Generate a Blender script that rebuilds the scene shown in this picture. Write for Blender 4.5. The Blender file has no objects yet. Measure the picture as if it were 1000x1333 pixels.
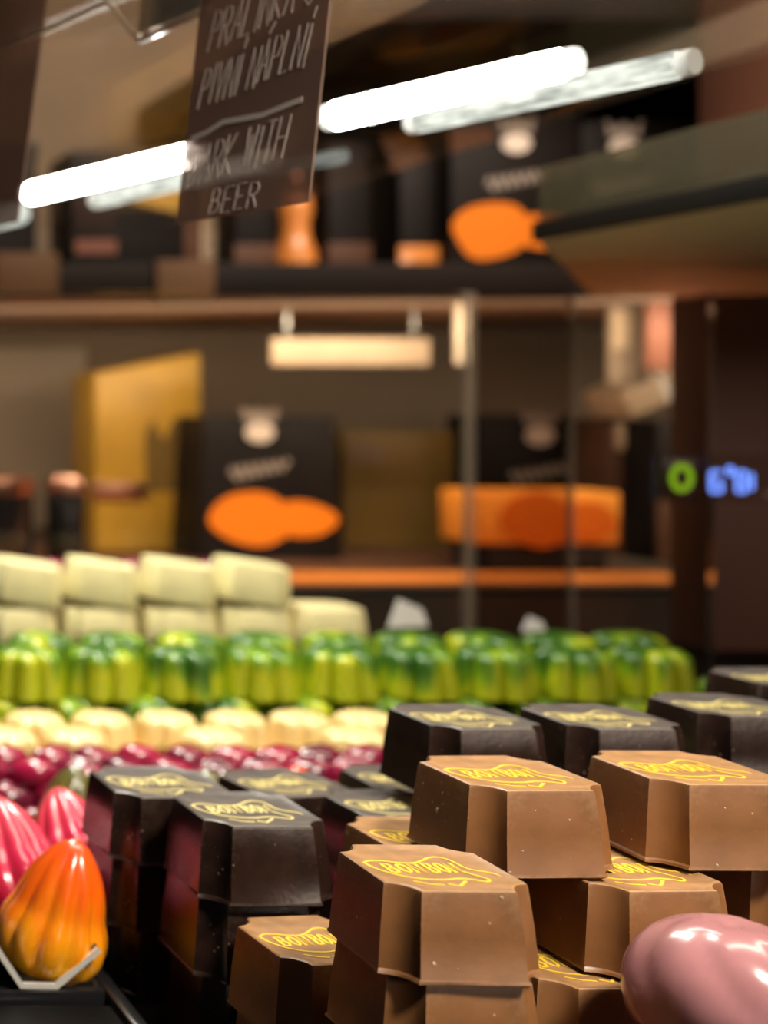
import bpy, bmesh, math, random
from mathutils import Vector, Matrix, noise
random.seed(7)
R = math.radians
PI = math.pi
C = bpy.context.scene.collection
S = bpy.context.scene

# ------------------------------------------------------------------ camera
HC = 0.138            # camera height above the display deck (metres)
FPX = 1750.0          # focal length in pixels of the 1000x1333 frame
X0, Y0 = -450.0, 525.0   # vanishing point of the depth direction
cam_d = bpy.data.cameras.new('camera')
cam = bpy.data.objects.new('camera', cam_d)
C.objects.link(cam)
cam.location = (0, 0, HC)
cam.rotation_euler = (R(90), 0, 0)
cam_d.sensor_fit = 'VERTICAL'
cam_d.sensor_height = 36
cam_d.lens = 36 * FPX / 1333
cam_d.shift_x = (500 - X0) / 1333
cam_d.shift_y = (Y0 - 666.5) / 1333
cam_d.clip_start = 0.01
cam_d.dof.use_dof = True
cam_d.dof.focus_distance = 0.248
cam_d.dof.aperture_fstop = cam_d.lens / 3.8
S.camera = cam

# ------------------------------------------------------------------ world, lights, exposure
w = bpy.data.worlds.new('world')
S.world = w
w.use_nodes = True
w.node_tree.nodes['Background'].inputs[0].default_value = (0.62, 0.50, 0.42, 1)
w.node_tree.nodes['Background'].inputs[1].default_value = 0.055
S.view_settings.view_transform = 'Standard'
S.view_settings.look = 'None'
S.view_settings.gamma = 1
S.view_settings.use_curve_mapping = False
S.view_settings.exposure = 0.0

def area(name, loc, target, sx, sy, energy, col, spread=180):
    l = bpy.data.lights.new(name, 'AREA')
    l.shape = 'RECTANGLE'; l.size = sx; l.size_y = sy
    l.energy = energy; l.color = col; l.spread = R(spread)
    o = bpy.data.objects.new(name, l)
    C.objects.link(o)
    o.location = loc
    o.rotation_euler = (Vector(target) - Vector(loc)).to_track_quat('-Z', 'Y').to_euler()
    return o
area('counter_ceiling_light', (0.32, -0.10, 0.62), (0.185, 0.26, 0.04), 0.16, 0.10, 0.55, (1.0, 0.91, 0.77), 42)
area('case_top_light', (0.165, 0.60, 0.42), (0.165, 0.50, 0.0), 0.06, 0.30, 1.25, (1.0, 0.97, 0.88), 110)
area('shop_back_light', (0.60, 0.40, 0.85), (0.62, 1.30, 0.28), 0.9, 0.25, 12.0, (1.0, 0.82, 0.66))
area('under_shelf_light', (0.60, 1.012, 0.2085), (0.62, 1.12, 0.02), 1.0, 0.008, 1.5, (1.0, 0.80, 0.58))
area('added_front_fill_light', (1.0, -1.3, 0.52), (0.50, 0.9, 0.12), 0.7, 0.3, 7.0, (1.0, 0.80, 0.64))  # unseen fill, added to brighten the dark right panel and the fronts

# ------------------------------------------------------------------ helpers
def px(x, y, d):
    """world point seen at photo pixel (x, y) at distance d along the view axis"""
    return Vector(((x - X0) / FPX * d, d, HC - (y - Y0) / FPX * d))

def link(name, me, mat=None, parent=None):
    o = bpy.data.objects.new(name, me)
    C.objects.link(o)
    if mat is not None and not me.materials:
        me.materials.append(mat)
    if parent is not None:
        o.parent = parent
    return o

def tag(o, label=None, cat=None, group=None, kind=None):
    if label: o['label'] = label
    if cat: o['category'] = cat
    if group: o['group'] = group
    if kind: o['kind'] = kind
    return o

def mesh_of(bm, name, smooth=None, bev=0.0, seg=2, bang=25):
    bmesh.ops.recalc_face_normals(bm, faces=bm.faces[:])
    if bev > 0:
        es = [e for e in bm.edges if len(e.link_faces) == 2 and e.calc_face_angle(0) > R(bang)]
        bmesh.ops.bevel(bm, geom=es, offset=bev, segments=seg, profile=0.5, affect='EDGES', clamp_overlap=True)
    me = bpy.data.meshes.new(name)
    bm.to_mesh(me); bm.free()
    if smooth is not None:
        for p in me.polygons: p.use_smooth = True
        me.set_sharp_from_angle(angle=R(smooth))
    return me

def box_bm(bm, x0, x1, y0, y1, z0, z1, top=1.0):
    cx, cy = (x0 + x1) / 2, (y0 + y1) / 2
    v = []
    for z, s in ((z0, 1.0), (z1, top)):
        for x, y in ((x0, y0), (x1, y0), (x1, y1), (x0, y1)):
            v.append(bm.verts.new((cx + (x - cx) * s, cy + (y - cy) * (1 + (s - 1) * 0.5), z)))
    for f in ((0, 3, 2, 1), (4, 5, 6, 7), (0, 1, 5, 4), (1, 2, 6, 5), (2, 3, 7, 6), (3, 0, 4, 7)):
        bm.faces.new([v[i] for i in f])

def box_mesh(name, x0, x1, y0, y1, z0, z1, bev=0.0008, top=1.0):
    bm = bmesh.new(); box_bm(bm, x0, x1, y0, y1, z0, z1, top)
    return mesh_of(bm, name, 35, bev)

def rings_mesh(name, rings, smooth=40, cap0=True, cap1=True):
    bm = bmesh.new()
    vs = [[bm.verts.new(p) for p in r] for r in rings]
    n = len(rings[0])
    for a, b in zip(vs, vs[1:]):
        for i in range(n):
            bm.faces.new((a[i], a[(i + 1) % n], b[(i + 1) % n], b[i]))
    if cap0: bm.faces.new(vs[0][::-1])
    if cap1: bm.faces.new(vs[-1])
    return mesh_of(bm, name, smooth)

def lathe(name, prof, n=32, smooth=35):
    return rings_mesh(name, [[(r * math.cos(2 * PI * i / n), r * math.sin(2 * PI * i / n), z) for i in range(n)] for r, z in prof], smooth)

def ribbon_bm(bm, pts, wdt, z=0.0, th=0.0, to=None):
    """a flat pen stroke of width wdt along 2D points; `to` maps (u, v, h) to 3D"""
    to = to or (lambda u, v, h: (u, v, h))
    n = len(pts)
    L, Rr = [], []
    for i in range(n):
        a = Vector(pts[max(i - 1, 0)]); b = Vector(pts[min(i + 1, n - 1)])
        t = (b - a); t = t.normalized() if t.length > 1e-9 else Vector((1, 0))
        nn = Vector((-t.y, t.x)) * wdt * 0.5
        p = Vector(pts[i])
        L.append(p + nn); Rr.append(p - nn)
    lo = [[bm.verts.new(to(q.x, q.y, z)) for q in s] for s in (L, Rr)]
    hi = [[bm.verts.new(to(q.x, q.y, z + th)) for q in s] for s in (L, Rr)]
    for i in range(n - 1):
        bm.faces.new((hi[0][i], hi[1][i], hi[1][i + 1], hi[0][i + 1]))
        bm.faces.new((lo[0][i], lo[0][i + 1], lo[1][i + 1], lo[1][i]))
        bm.faces.new((hi[0][i], hi[0][i + 1], lo[0][i + 1], lo[0][i]))
        bm.faces.new((hi[1][i], lo[1][i], lo[1][i + 1], hi[1][i + 1]))
    bm.faces.new((hi[0][0], lo[0][0], lo[1][0], hi[1][0]))
    bm.faces.new((hi[0][-1], hi[1][-1], lo[1][-1], lo[0][-1]))

# pen-stroke capitals on a 0..1 x 0..1 cell
LET = {
 'A': [[(0, 0), (.5, 1), (1, 0)], [(.2, .38), (.8, .38)]],
 'B': [[(0, 0), (0, 1), (.65, .95), (.8, .75), (.6, .53), (0, .5)], [(.6, .53), (.95, .3), (.75, .04), (0, 0)]],
 'D': [[(0, 0), (0, 1), (.6, .9), (.95, .5), (.6, .08), (0, 0)]],
 'E': [[(.9, 1), (0, 1), (0, 0), (.9, 0)], [(0, .5), (.7, .5)]],
 'H': [[(0, 0), (0, 1)], [(1, 0), (1, 1)], [(0, .5), (1, .5)]],
 'I': [[(.5, 0), (.5, 1)]],
 'K': [[(0, 0), (0, 1)], [(.9, 1), (0, .45), (.95, 0)]],
 'L': [[(0, 1), (0, 0), (.85, 0.04)]],
 'N': [[(0, 0), (0, 1), (1, 0), (1, 1)]],
 'O': [[(.5, 1), (.1, .8), (0, .5), (.1, .2), (.5, 0), (.9, .2), (1, .5), (.9, .8), (.5, 1)]],
 'P': [[(0, 0), (0, 1), (.7, .95), (.95, .75), (.7, .5), (0, .48)]],
 'R': [[(0, 0), (0, 1), (.7, .95), (.95, .75), (.7, .52), (0, .5)], [(.4, .5), (1, 0)]],
 'S': [[(.95, .85), (.5, 1), (.05, .8), (.2, .55), (.8, .45), (.95, .2), (.5, 0), (.02, .15)]],
 'T': [[(0, 1), (1, 1)], [(.5, 1), (.5, 0)]],
 'V': [[(0, 1), (.5, 0), (1, 1)]],
 'W': [[(0, 1), (.25, 0), (.5, .8), (.75, 0), (1, 1)]],
 "'": [[(.3, .0), (.7, .28)]],
}
def write_bm(bm, text, u, v, cw, ch, gap, pen, to, z=0.0, th=0.00008, slant=0.0, jit=0.0, rnd=None, rise=0.0):
    rnd = rnd or random
    u00 = u
    for chr_ in text:
        if chr_ == ' ':
            u += cw * 0.9; continue
        acc = chr_.islower() and chr_ in 'ia'          # lower case marks an accented capital
        k = chr_.upper()
        wd = cw * (0.35 if k == 'I' else 1)
        dv = rnd.uniform(-1, 1) * jit * ch + (u - u00) * rise
        for st in LET[k]:
            ribbon_bm(bm, [(u + p[0] * wd + p[1] * ch * slant, v + dv + p[1] * ch) for p in st], pen, z, th, to)
        if acc:
            ribbon_bm(bm, [(u + wd * .3 + 1.1 * ch * slant, v + dv + ch * 1.12), (u + wd * .8 + 1.35 * ch * slant, v + dv + ch * 1.38)], pen, z, th, to)
        u += wd + gap
    return u

# ------------------------------------------------------------------ materials
def mat(name, col, rough=0.5, spec=0.5, metal=0.0, var=0.0, vscale=60.0, bump=0.0, bscale=300.0, col2=None,
        coat=0.0, emit=None, estr=0.0, sss=0.0, specks=None, randv=0.0, alpha=1.0, vdetail=4.0, wear=None):
    m = bpy.data.materials.new(name); m.use_nodes = True
    nt = m.node_tree; N = nt.nodes; L = nt.links
    b = N['Principled BSDF']
    b.inputs['Base Color'].default_value = (*col, 1)
    b.inputs['Roughness'].default_value = rough
    b.inputs['Specular IOR Level'].default_value = spec
    b.inputs['Metallic'].default_value = metal
    b.inputs['Coat Weight'].default_value = coat
    b.inputs['Coat Roughness'].default_value = 0.12
    b.inputs['Alpha'].default_value = alpha
    if sss > 0:
        b.inputs['Subsurface Weight'].default_value = sss
        b.inputs['Subsurface Radius'].default_value = (1, .6, .35)
        b.inputs['Subsurface Scale'].default_value = 0.002
    if emit:
        b.inputs['Emission Color'].default_value = (*emit, 1)
        b.inputs['Emission Strength'].default_value = estr
    tc = N.new('ShaderNodeTexCoord')
    src = None
    if var > 0 or col2:
        no = N.new('ShaderNodeTexNoise'); no.inputs['Scale'].default_value = vscale; no.inputs['Detail'].default_value = vdetail
        L.new(tc.outputs['Object'], no.inputs['Vector'])
        if randv > 0:
            oi = N.new('ShaderNodeObjectInfo')
            add = N.new('ShaderNodeVectorMath'); add.operation = 'ADD'
            sc = N.new('ShaderNodeVectorMath'); sc.operation = 'SCALE'
            comb = N.new('ShaderNodeCombineXYZ')
            L.new(oi.outputs['Random'], comb.inputs[0]); L.new(oi.outputs['Random'], comb.inputs[1])
            L.new(comb.outputs[0], sc.inputs[0]); sc.inputs['Scale'].default_value = 3.0
            L.new(tc.outputs['Object'], add.inputs[0]); L.new(sc.outputs[0], add.inputs[1])
            L.new(add.outputs[0], no.inputs['Vector'])
        rp = N.new('ShaderNodeValToRGB')
        c2 = col2 or tuple(min(1, c * (1 + var)) for c in col)
        c1 = col if col2 else tuple(c * (1 - var) for c in col)
        rp.color_ramp.elements[0].position = 0.36; rp.color_ramp.elements[0].color = (*c1, 1)
        rp.color_ramp.elements[1].position = 0.64; rp.color_ramp.elements[1].color = (*c2, 1)
        L.new(no.outputs['Fac'], rp.inputs[0])
        src = rp.outputs[0]
        L.new(src, b.inputs['Base Color'])
    if specks:
        sc_, thr, scol = specks
        vo = N.new('ShaderNodeTexVoronoi'); vo.inputs['Scale'].default_value = sc_
        L.new(tc.outputs['Object'], vo.inputs['Vector'])
        no2 = N.new('ShaderNodeTexNoise'); no2.inputs['Scale'].default_value = sc_ * 0.22
        L.new(tc.outputs['Object'], no2.inputs['Vector'])
        mr = N.new('ShaderNodeMapRange'); mr.inputs[1].default_value = 0.52; mr.inputs[2].default_value = 0.70
        mr.inputs[3].default_value = 0.0; mr.inputs[4].default_value = thr
        L.new(no2.outputs['Fac'], mr.inputs[0])
        lt = N.new('ShaderNodeMath'); lt.operation = 'LESS_THAN'
        L.new(vo.outputs['Distance'], lt.inputs[0]); L.new(mr.outputs[0], lt.inputs[1])
        mx = N.new('ShaderNodeMix'); mx.data_type = 'RGBA'
        L.new(lt.outputs[0], mx.inputs['Factor'])
        if src: L.new(src, mx.inputs['A'])
        else: mx.inputs['A'].default_value = (*col, 1)
        mx.inputs['B'].default_value = (*scol, 1)
        L.new(mx.outputs['Result'], b.inputs['Base Color'])
        src = mx.outputs['Result']
    if wear:
        ge = N.new('ShaderNodeNewGeometry')
        nw = N.new('ShaderNodeTexNoise'); nw.inputs['Scale'].default_value = 700
        L.new(tc.outputs['Object'], nw.inputs['Vector'])
        mw = N.new('ShaderNodeMath'); mw.operation = 'MULTIPLY_ADD'; mw.inputs[1].default_value = .10; mw.inputs[2].default_value = -.05
        L.new(nw.outputs['Fac'], mw.inputs[0])
        aw = N.new('ShaderNodeMath'); aw.operation = 'ADD'
        L.new(ge.outputs['Pointiness'], aw.inputs[0]); L.new(mw.outputs[0], aw.inputs[1])
        rw = N.new('ShaderNodeMapRange'); rw.inputs[1].default_value = .545; rw.inputs[2].default_value = .62; rw.inputs[4].default_value = wear[0]
        L.new(aw.outputs[0], rw.inputs[0])
        xw = N.new('ShaderNodeMix'); xw.data_type = 'RGBA'
        L.new(rw.outputs[0], xw.inputs['Factor']); L.new(src, xw.inputs['A']); xw.inputs['B'].default_value = (*wear[1], 1)
        L.new(xw.outputs['Result'], b.inputs['Base Color'])
    if bump > 0:
        nb = N.new('ShaderNodeTexNoise'); nb.inputs['Scale'].default_value = bscale; nb.inputs['Detail'].default_value = 5
        L.new(tc.outputs['Object'], nb.inputs['Vector'])
        bp = N.new('ShaderNodeBump'); bp.inputs['Strength'].default_value = bump; bp.inputs['Distance'].default_value = 0.0004
        L.new(nb.outputs['Fac'], bp.inputs['Height']); L.new(bp.outputs[0], b.inputs['Normal'])
    return m

def grad_mat(name, stops, z0, z1, rough=0.3, streak=0.25, scale=(260, 260, 40), coat=0.3, sss=0.0):
    """airbrushed colour running along the object's own z axis, with streaks"""
    m = bpy.data.materials.new(name); m.use_nodes = True
    nt = m.node_tree; N = nt.nodes; L = nt.links; b = N['Principled BSDF']
    b.inputs['Roughness'].default_value = rough
    b.inputs['Coat Weight'].default_value = coat; b.inputs['Coat Roughness'].default_value = 0.15
    tc = N.new('ShaderNodeTexCoord'); sp = N.new('ShaderNodeSeparateXYZ')
    L.new(tc.outputs['Object'], sp.inputs[0])
    mr = N.new('ShaderNodeMapRange'); mr.inputs[1].default_value = z0; mr.inputs[2].default_value = z1
    L.new(sp.outputs['Z'], mr.inputs[0])
    oi = N.new('ShaderNodeObjectInfo')
    comb = N.new('ShaderNodeCombineXYZ')
    for i in range(3): L.new(oi.outputs['Random'], comb.inputs[i])
    mp = N.new('ShaderNodeMapping'); mp.inputs['Scale'].default_value = scale
    L.new(tc.outputs['Object'], mp.inputs['Vector'])
    sc = N.new('ShaderNodeVectorMath'); sc.operation = 'SCALE'; sc.inputs['Scale'].default_value = 40
    L.new(comb.outputs[0], sc.inputs[0])
    ad = N.new('ShaderNodeVectorMath'); ad.operation = 'ADD'
    L.new(mp.outputs[0], ad.inputs[0]); L.new(sc.outputs[0], ad.inputs[1])
    no = N.new('ShaderNodeTexNoise'); no.inputs['Scale'].default_value = 1.0; no.inputs['Detail'].default_value = 2
    L.new(ad.outputs[0], no.inputs['Vector'])
    ma = N.new('ShaderNodeMath'); ma.operation = 'MULTIPLY_ADD'; ma.inputs[1].default_value = streak * 2; ma.inputs[2].default_value = -streak
    L.new(no.outputs['Fac'], ma.inputs[0])
    sm = N.new('ShaderNodeMath'); sm.operation = 'ADD'
    L.new(mr.outputs[0], sm.inputs[0]); L.new(ma.outputs[0], sm.inputs[1])
    rp = N.new('ShaderNodeValToRGB')
    el = rp.color_ramp.elements
    while len(el) < len(stops): el.new(0.5)
    for e, (p, c) in zip(el, stops): e.position = p; e.color = (*c, 1)
    L.new(sm.outputs[0], rp.inputs[0]); L.new(rp.outputs[0], b.inputs['Base Color'])
    if sss:
        b.inputs['Subsurface Weight'].default_value = sss
        b.inputs['Subsurface Scale'].default_value = 0.0015
    return m

def glass_mat(name, tint=(1, 1, 1), refl=0.08, rough=0.02, haze=0.0, hazecol=(.3, .3, .25)):
    m = bpy.data.materials.new(name); m.use_nodes = True
    nt = m.node_tree; N = nt.nodes; L = nt.links
    N.remove(N['Principled BSDF'])
    tr = N.new('ShaderNodeBsdfTransparent'); tr.inputs[0].default_value = (*tint, 1)
    gl = N.new('ShaderNodeBsdfGlossy'); gl.inputs['Roughness'].default_value = rough
    lw = N.new('ShaderNodeFresnel'); lw.inputs[0].default_value = 1.3
    mu = N.new('ShaderNodeMath'); mu.operation = 'MULTIPLY'; mu.inputs[1].default_value = refl / 0.04
    mu.use_clamp = True
    L.new(lw.outputs[0], mu.inputs[0])
    mx = N.new('ShaderNodeMixShader')
    L.new(mu.outputs[0], mx.inputs[0]); L.new(tr.outputs[0], mx.inputs[1]); L.new(gl.outputs[0], mx.inputs[2])
    out = mx
    if haze > 0:
        df = N.new('ShaderNodeBsdfDiffuse'); df.inputs[0].default_value = (*hazecol, 1)
        m2 = N.new('ShaderNodeMixShader'); m2.inputs[0].default_value = haze
        L.new(mx.outputs[0], m2.inputs[1]); L.new(df.outputs[0], m2.inputs[2]); out = m2
    L.new(out.outputs[0], N['Material Output'].inputs[0])
    return m

def emit_mat(name, col, s):
    m = bpy.data.materials.new(name); m.use_nodes = True
    nt = m.node_tree; N = nt.nodes
    N.remove(N['Principled BSDF'])
    e = N.new('ShaderNodeEmission'); e.inputs[0].default_value = (*col, 1); e.inputs[1].default_value = s
    nt.links.new(e.outputs[0], N['Material Output'].inputs[0])
    return m

M = {}
M['milk'] = mat('milk_chocolate', (.190, .080, .027), .42, .45, var=.10, vscale=130, bump=.10, bscale=700, specks=(520, .19, (.42, .29, .18)), wear=(.45, (.40, .24, .12)))
M['dark'] = mat('dark_chocolate', (.018, .0085, .006), .25, .45, var=.25, vscale=220, bump=.10, bscale=800, specks=(600, .13, (.20, .15, .12)), wear=(.28, (.15, .11, .09)))
M['darktop'] = mat('dark_top_painted_sheen', (.085, .074, .068), .36, .5, var=.22, vscale=260, bump=.15, bscale=700)  # grey sheen of the tops painted into their base colour
M['milktop'] = mat('milk_top_painted_light', (.31, .165, .070), .40, .45, var=.15, vscale=260, bump=.2, bscale=800)  # paler than the sides: light from above painted into the colour
M['white'] = mat('white_chocolate', (.84, .77, .42), .42, .4, var=.06, vscale=120)
M['gold'] = mat('gold_print', (.95, .66, .06), .38, .6, metal=.25)
M['goldpale'] = mat('pale_gold_print', (.80, .68, .26), .38, .6, metal=.2)
M['crumb'] = mat('chocolate_crumb', (.50, .36, .24), .6)
M['hole'] = mat('air_bubble_hollow', (.012, .006, .004), .6)
M['pink'] = mat('pink_chocolate_shell', (.40, .175, .185), .22, .5, var=.12, vscale=70, coat=.5)
M['green'] = grad_mat('green_airbrushed_shell', [(0.0, (.42, .50, .010)), (.36, (.44, .50, .010)), (.52, (.17, .33, .010)), (.78, (.030, .12, .010))], 0.0, .027, .33, .95, (80, 80, 20), .3)
M['cream'] = mat('cream_shell', (.86, .66, .30), .32, .5, var=.06, vscale=90, coat=.3)
M['red'] = mat('dark_red_shell', (.085, .004, .020), .22, .5, col2=(.33, .008, .050), vscale=55, coat=.5, randv=1)
M['pod_orange'] = grad_mat('orange_pod_shell', [(0.0, (.85, .40, .010)), (.32, (.90, .30, .006)), (.62, (.88, .13, .004)), (1.0, (.85, .07, .010))], 0, .031, .25, .30, (160, 160, 60), .5)
M['pod_pink'] = grad_mat('pink_pod_shell', [(0.0, (.30, .006, .035)), (.35, (.52, .020, .07)), (1.0, (.78, .085, .12))], 0, .031, .25, .25, (160, 160, 60), .5)
M['pod_olive'] = grad_mat('olive_pod_shell', [(0.0, (.34, .20, .010)), (.4, (.20, .14, .02)), (1.0, (.075, .085, .03))], 0, .031, .28, .45, (150, 150, 30), .4)
M['black'] = mat('black_acrylic', (.010, .010, .011), .22, .5, bump=.06, bscale=120)
M['blackmatt'] = mat('black_board', (.008, .007, .006), .6)
M['silver'] = mat('silver_foil', (.80, .77, .70), .30, metal=.35)
M['deck'] = mat('dark_deck', (.006, .0055, .0055), .60, .06, var=.3, vscale=30)
M['wall'] = mat('taupe_wall', (.29, .215, .150), .8, .2, var=.12, vscale=3)
M['wallpanel'] = mat('pale_taupe_panel', (.52, .42, .31), .7, .2, var=.08, vscale=6)
M['shelfdark'] = mat('dark_brown_shelf', (.010, .0055, .0035), .55, .2, var=.3, vscale=8)
M['shelfunder'] = mat('greige_shelf_underside', (.58, .48, .38), .7, .2, var=.08, vscale=5)
M['wood'] = mat('orange_wood', (.72, .23, .040), .45, .4, var=.18, vscale=12)
M['brownwall'] = mat('red_brown_panel', (.20, .088, .058), .5, .4, var=.25, vscale=5)
M['boxdark'] = mat('dark_carton', (.0095, .0065, .0055), .5, .2, var=.3, vscale=14)
M['boxbrown'] = mat('brown_carton', (.095, .040, .020), .55, .3, var=.2, vscale=14)
M['boxred'] = mat('red_brown_carton', (.21, .080, .048), .6, .3, var=.15, vscale=14)
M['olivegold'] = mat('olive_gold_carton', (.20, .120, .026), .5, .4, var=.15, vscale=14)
M['goldbag'] = mat('gold_paper', (.60, .34, .035), .42, .5, var=.16, vscale=14)
M['orangeprint'] = mat('orange_print', (.88, .22, .008), .5, .3)
M['orangebox'] = mat('orange_carton', (.95, .33, .040), .5, .3, var=.1, vscale=12)
M['orangedeep'] = mat('deep_orange_print', (.74, .15, .008), .5, .3)
M['whiteprint'] = mat('white_print', (.85, .72, .62), .5, .3)
M['greyprint'] = mat('grey_print', (.40, .33, .28), .5, .3)
M['paper'] = mat('white_paper', (.80, .80, .78), .6, .2)
M['copper'] = mat('copper_lid', (.75, .42, .30), .28, metal=1.0)
M['glow'] = mat('amber_glass', (.80, .28, .06), .25, .6, coat=.6)
M['tan'] = mat('tan_card', (.58, .43, .29), .6, .3, var=.1, vscale=10)
M['tagbrown'] = mat('brown_tag_card', (.13, .065, .028), .6, .3)
M['alu'] = mat('brushed_aluminium', (.55, .55, .52), .35, metal=1.0)
M['glass'] = glass_mat('clear_glass', (.97, .97, .95), .03)
M['tintglass'] = glass_mat('smoke_tinted_glass', (.74, .69, .65), .03)
M['glassedge'] = mat('polished_glass_edge', (.80, .68, .52), .3, .5, alpha=.20)
M['greenglass'] = glass_mat('smoky_green_glass', (.66, .67, .58), .05, .08, .32, (.42, .40, .30))
M['acrylic'] = glass_mat('clear_acrylic', (.93, .90, .86), .06, .05, .05, (.45, .36, .28))
M['acredge'] = mat('acrylic_bright_edge', (.85, .72, .55), .15, .8, coat=.8)
M['card'] = glass_mat('brown_sleeve_card', (.70, .62, .58), .01, .3, .55, (.42, .28, .22))
M['chalk'] = mat('chalk_pen', (.98, .88, .80), .7, .2)
M['tube'] = emit_mat('led_tube_lit', (1.0, 1.0, .95), 26.0)
def streak_emit(name, col, lo, hi):
    m = emit_mat(name, col, 1.0); nt = m.node_tree; N = nt.nodes
    e = [n for n in N if n.type == 'EMISSION'][0]
    tc = N.new('ShaderNodeTexCoord'); mp = N.new('ShaderNodeMapping'); mp.inputs['Scale'].default_value = (500, 500, 110)
    no = N.new('ShaderNodeTexNoise'); no.inputs['Scale'].default_value = 1; no.inputs['Detail'].default_value = 3
    mr = N.new('ShaderNodeMapRange'); mr.inputs[1].default_value = .35; mr.inputs[2].default_value = .68; mr.inputs[3].default_value = lo; mr.inputs[4].default_value = hi
    for a_, b_ in ((tc.outputs['Object'], mp.inputs['Vector']), (mp.outputs[0], no.inputs['Vector']), (no.outputs['Fac'], mr.inputs[0]), (mr.outputs[0], e.inputs[1])): nt.links.new(a_, b_)
    return m
M['tubedim'] = streak_emit('dim_tube_or_reflection', (.82, .85, .74), .5, 1.5)  # dim glow for tube reflections and the tube end behind a card
M['tubefaint'] = streak_emit('faint_tube_reflection', (.74, .75, .66), .12, .40)  # weakest glow, for the thin reflected streak
M['tubecap'] = mat('frosted_tube_cap', (.75, .76, .72), .3, .5, alpha=.6)
M['ledgreen'] = emit_mat('led_green', (.20, .36, .01), 1.0)
M['ledblue'] = emit_mat('led_blue', (.16, .30, 1.0), 1.7)
M['ledblack'] = mat('display_black', (.012, .010, .010), .3)

# ------------------------------------------------------------------ the setting
def struct(name, me, m):
    return tag(link(name, me, m), kind='structure')

struct('floor', box_mesh('floor', -0.20, 1.40, 0.02, 0.998, -0.030, 0.0), M['deck'])
wall = struct('wall_back', box_mesh('wall_back', -0.5, 1.9, 1.44, 1.50, -0.5, 0.95), M['wall'])
wr = px(935, 600, 0.74).x
struct('wall_right', box_mesh('wall_right', wr, wr + 0.30, 0.745, 0.775, 0.0005, 0.1985), M['brownwall'])
# low black back board of the display case, under the wooden ledge
struct('trim_1', box_mesh('trim_1', -0.20, 1.40, 0.980, 0.9975, 0.0005, 0.004, 0.0004), M['blackmatt'])
# glass panes behind the sweets
def pane(name, xa, xb, d, za, zb, th=0.004, edges=(0, 1), m='glass'):
    g = struct(name, box_mesh(name, xa, xb, d, d + th, za, zb, 0.0), M[m])
    for e in edges:
        x = xa if e == 0 else xb
        link('glass_edge', box_mesh('glass_edge', x - .0011, x + .0011, d - .0004, d + th + .0004, za, zb, .0004), M['glassedge'], g)
    return g
dg = 0.70
pane('window_1', px(-60, 0, dg).x, px(609, 0, dg).x, dg, .0005, .196, edges=(1,))
pane('window_2', px(617, 0, dg).x, px(746, 0, dg).x, dg, .0005, .196, edges=(0, 1), m='tintglass')
pane('window_3', px(752, 0, dg).x, px(930, 0, dg).x, dg, .0005, .196, edges=())

# ------------------------------------------------------------------ rear shelving
SH = 0.0052          # top of lower wooden shelf
low = tag(link('wooden_shelf', box_mesh('wooden_shelf', -0.35, px(932, 0, 1.0).x, 1.0, 1.439, SH - .022, SH, .0015), M['boxbrown']),
          'dark shelf with a bright orange wooden front strip carrying the gift boxes', 'shelf')
link('front_strip', box_mesh('front_strip', -0.35, px(932, 0, 1.0).x, .9990, 1.056, SH - .0038, SH + .0002, .0003), M['wood'], low)
link('shelf_front', box_mesh('shelf_front', -0.35, px(932, 0, 1.0).x, .9985, 1.0002, SH - .0225, SH - .004, .0003), M['blackmatt'], low)
UZ0 = HC + (Y0 - 386) / FPX * 1.0
UZ1 = HC + (Y0 - 342) / FPX * 1.0
up = tag(link('wall_shelf', box_mesh('wall_shelf', -0.35, 1.30, 1.0, 1.439, UZ0, UZ1, .0015), M['shelfdark']),
         'long dark brown upper wall shelf with a greige underside', 'shelf')
link('underside_panel', box_mesh('underside_panel', -0.35, 1.30, 1.004, 1.438, UZ0 - .0016, UZ0 - .0001, .0003), M['shelfunder'], up)
tz = HC + (Y0 - 26) / FPX * 1.0
top = tag(link('wall_shelf', box_mesh('wall_shelf2', px(455, 0, 1.0).x, 1.6, 1.0, 1.439, tz, tz + .03, .0015), M['shelfdark']),
          'dark reddish brown shelf high on the back wall, its end ending over the copper jar', 'shelf')
tag(link('wall_panel', box_mesh('wall_panel', px(-120, 0, 1.42).x, px(112, 0, 1.42).x, 1.415, 1.4385, SH + .0005, HC + (Y0 - 452) / FPX * 1.415, .002), M['wallpanel']),
    'pale taupe panel leaning on the back wall behind the black tins', 'panel')
# shop cabinet side, far right beside the upper shelf
tag(link('tall_cabinet', box_mesh('tall_cabinet', px(905, 0, 1.0).x, px(905, 0, 1.0).x + .5, .90, .998, UZ1 + .0, .60, .003), M['brownwall']),
    'dark reddish brown cabinet side above the smoky glass screen', 'cabinet')

# ------------------------------------------------------------------ gift boxes
def blob(cx, cy, rx, ry, seed, n=28, amp=.07):
    r = random.Random(seed); ph = [r.uniform(0, 6.28) for _ in range(3)]
    return [(cx + rx * (1 + amp * sum(math.sin((k + 2) * 2 * PI * i / n + ph[k]) / (k + 1) for k in range(3))) * math.cos(2 * PI * i / n),
             cy + ry * (1 + amp * sum(math.cos((k + 2) * 2 * PI * i / n + ph[k]) / (k + 1) for k in range(3))) * math.sin(2 * PI * i / n)) for i in range(n)]

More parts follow.
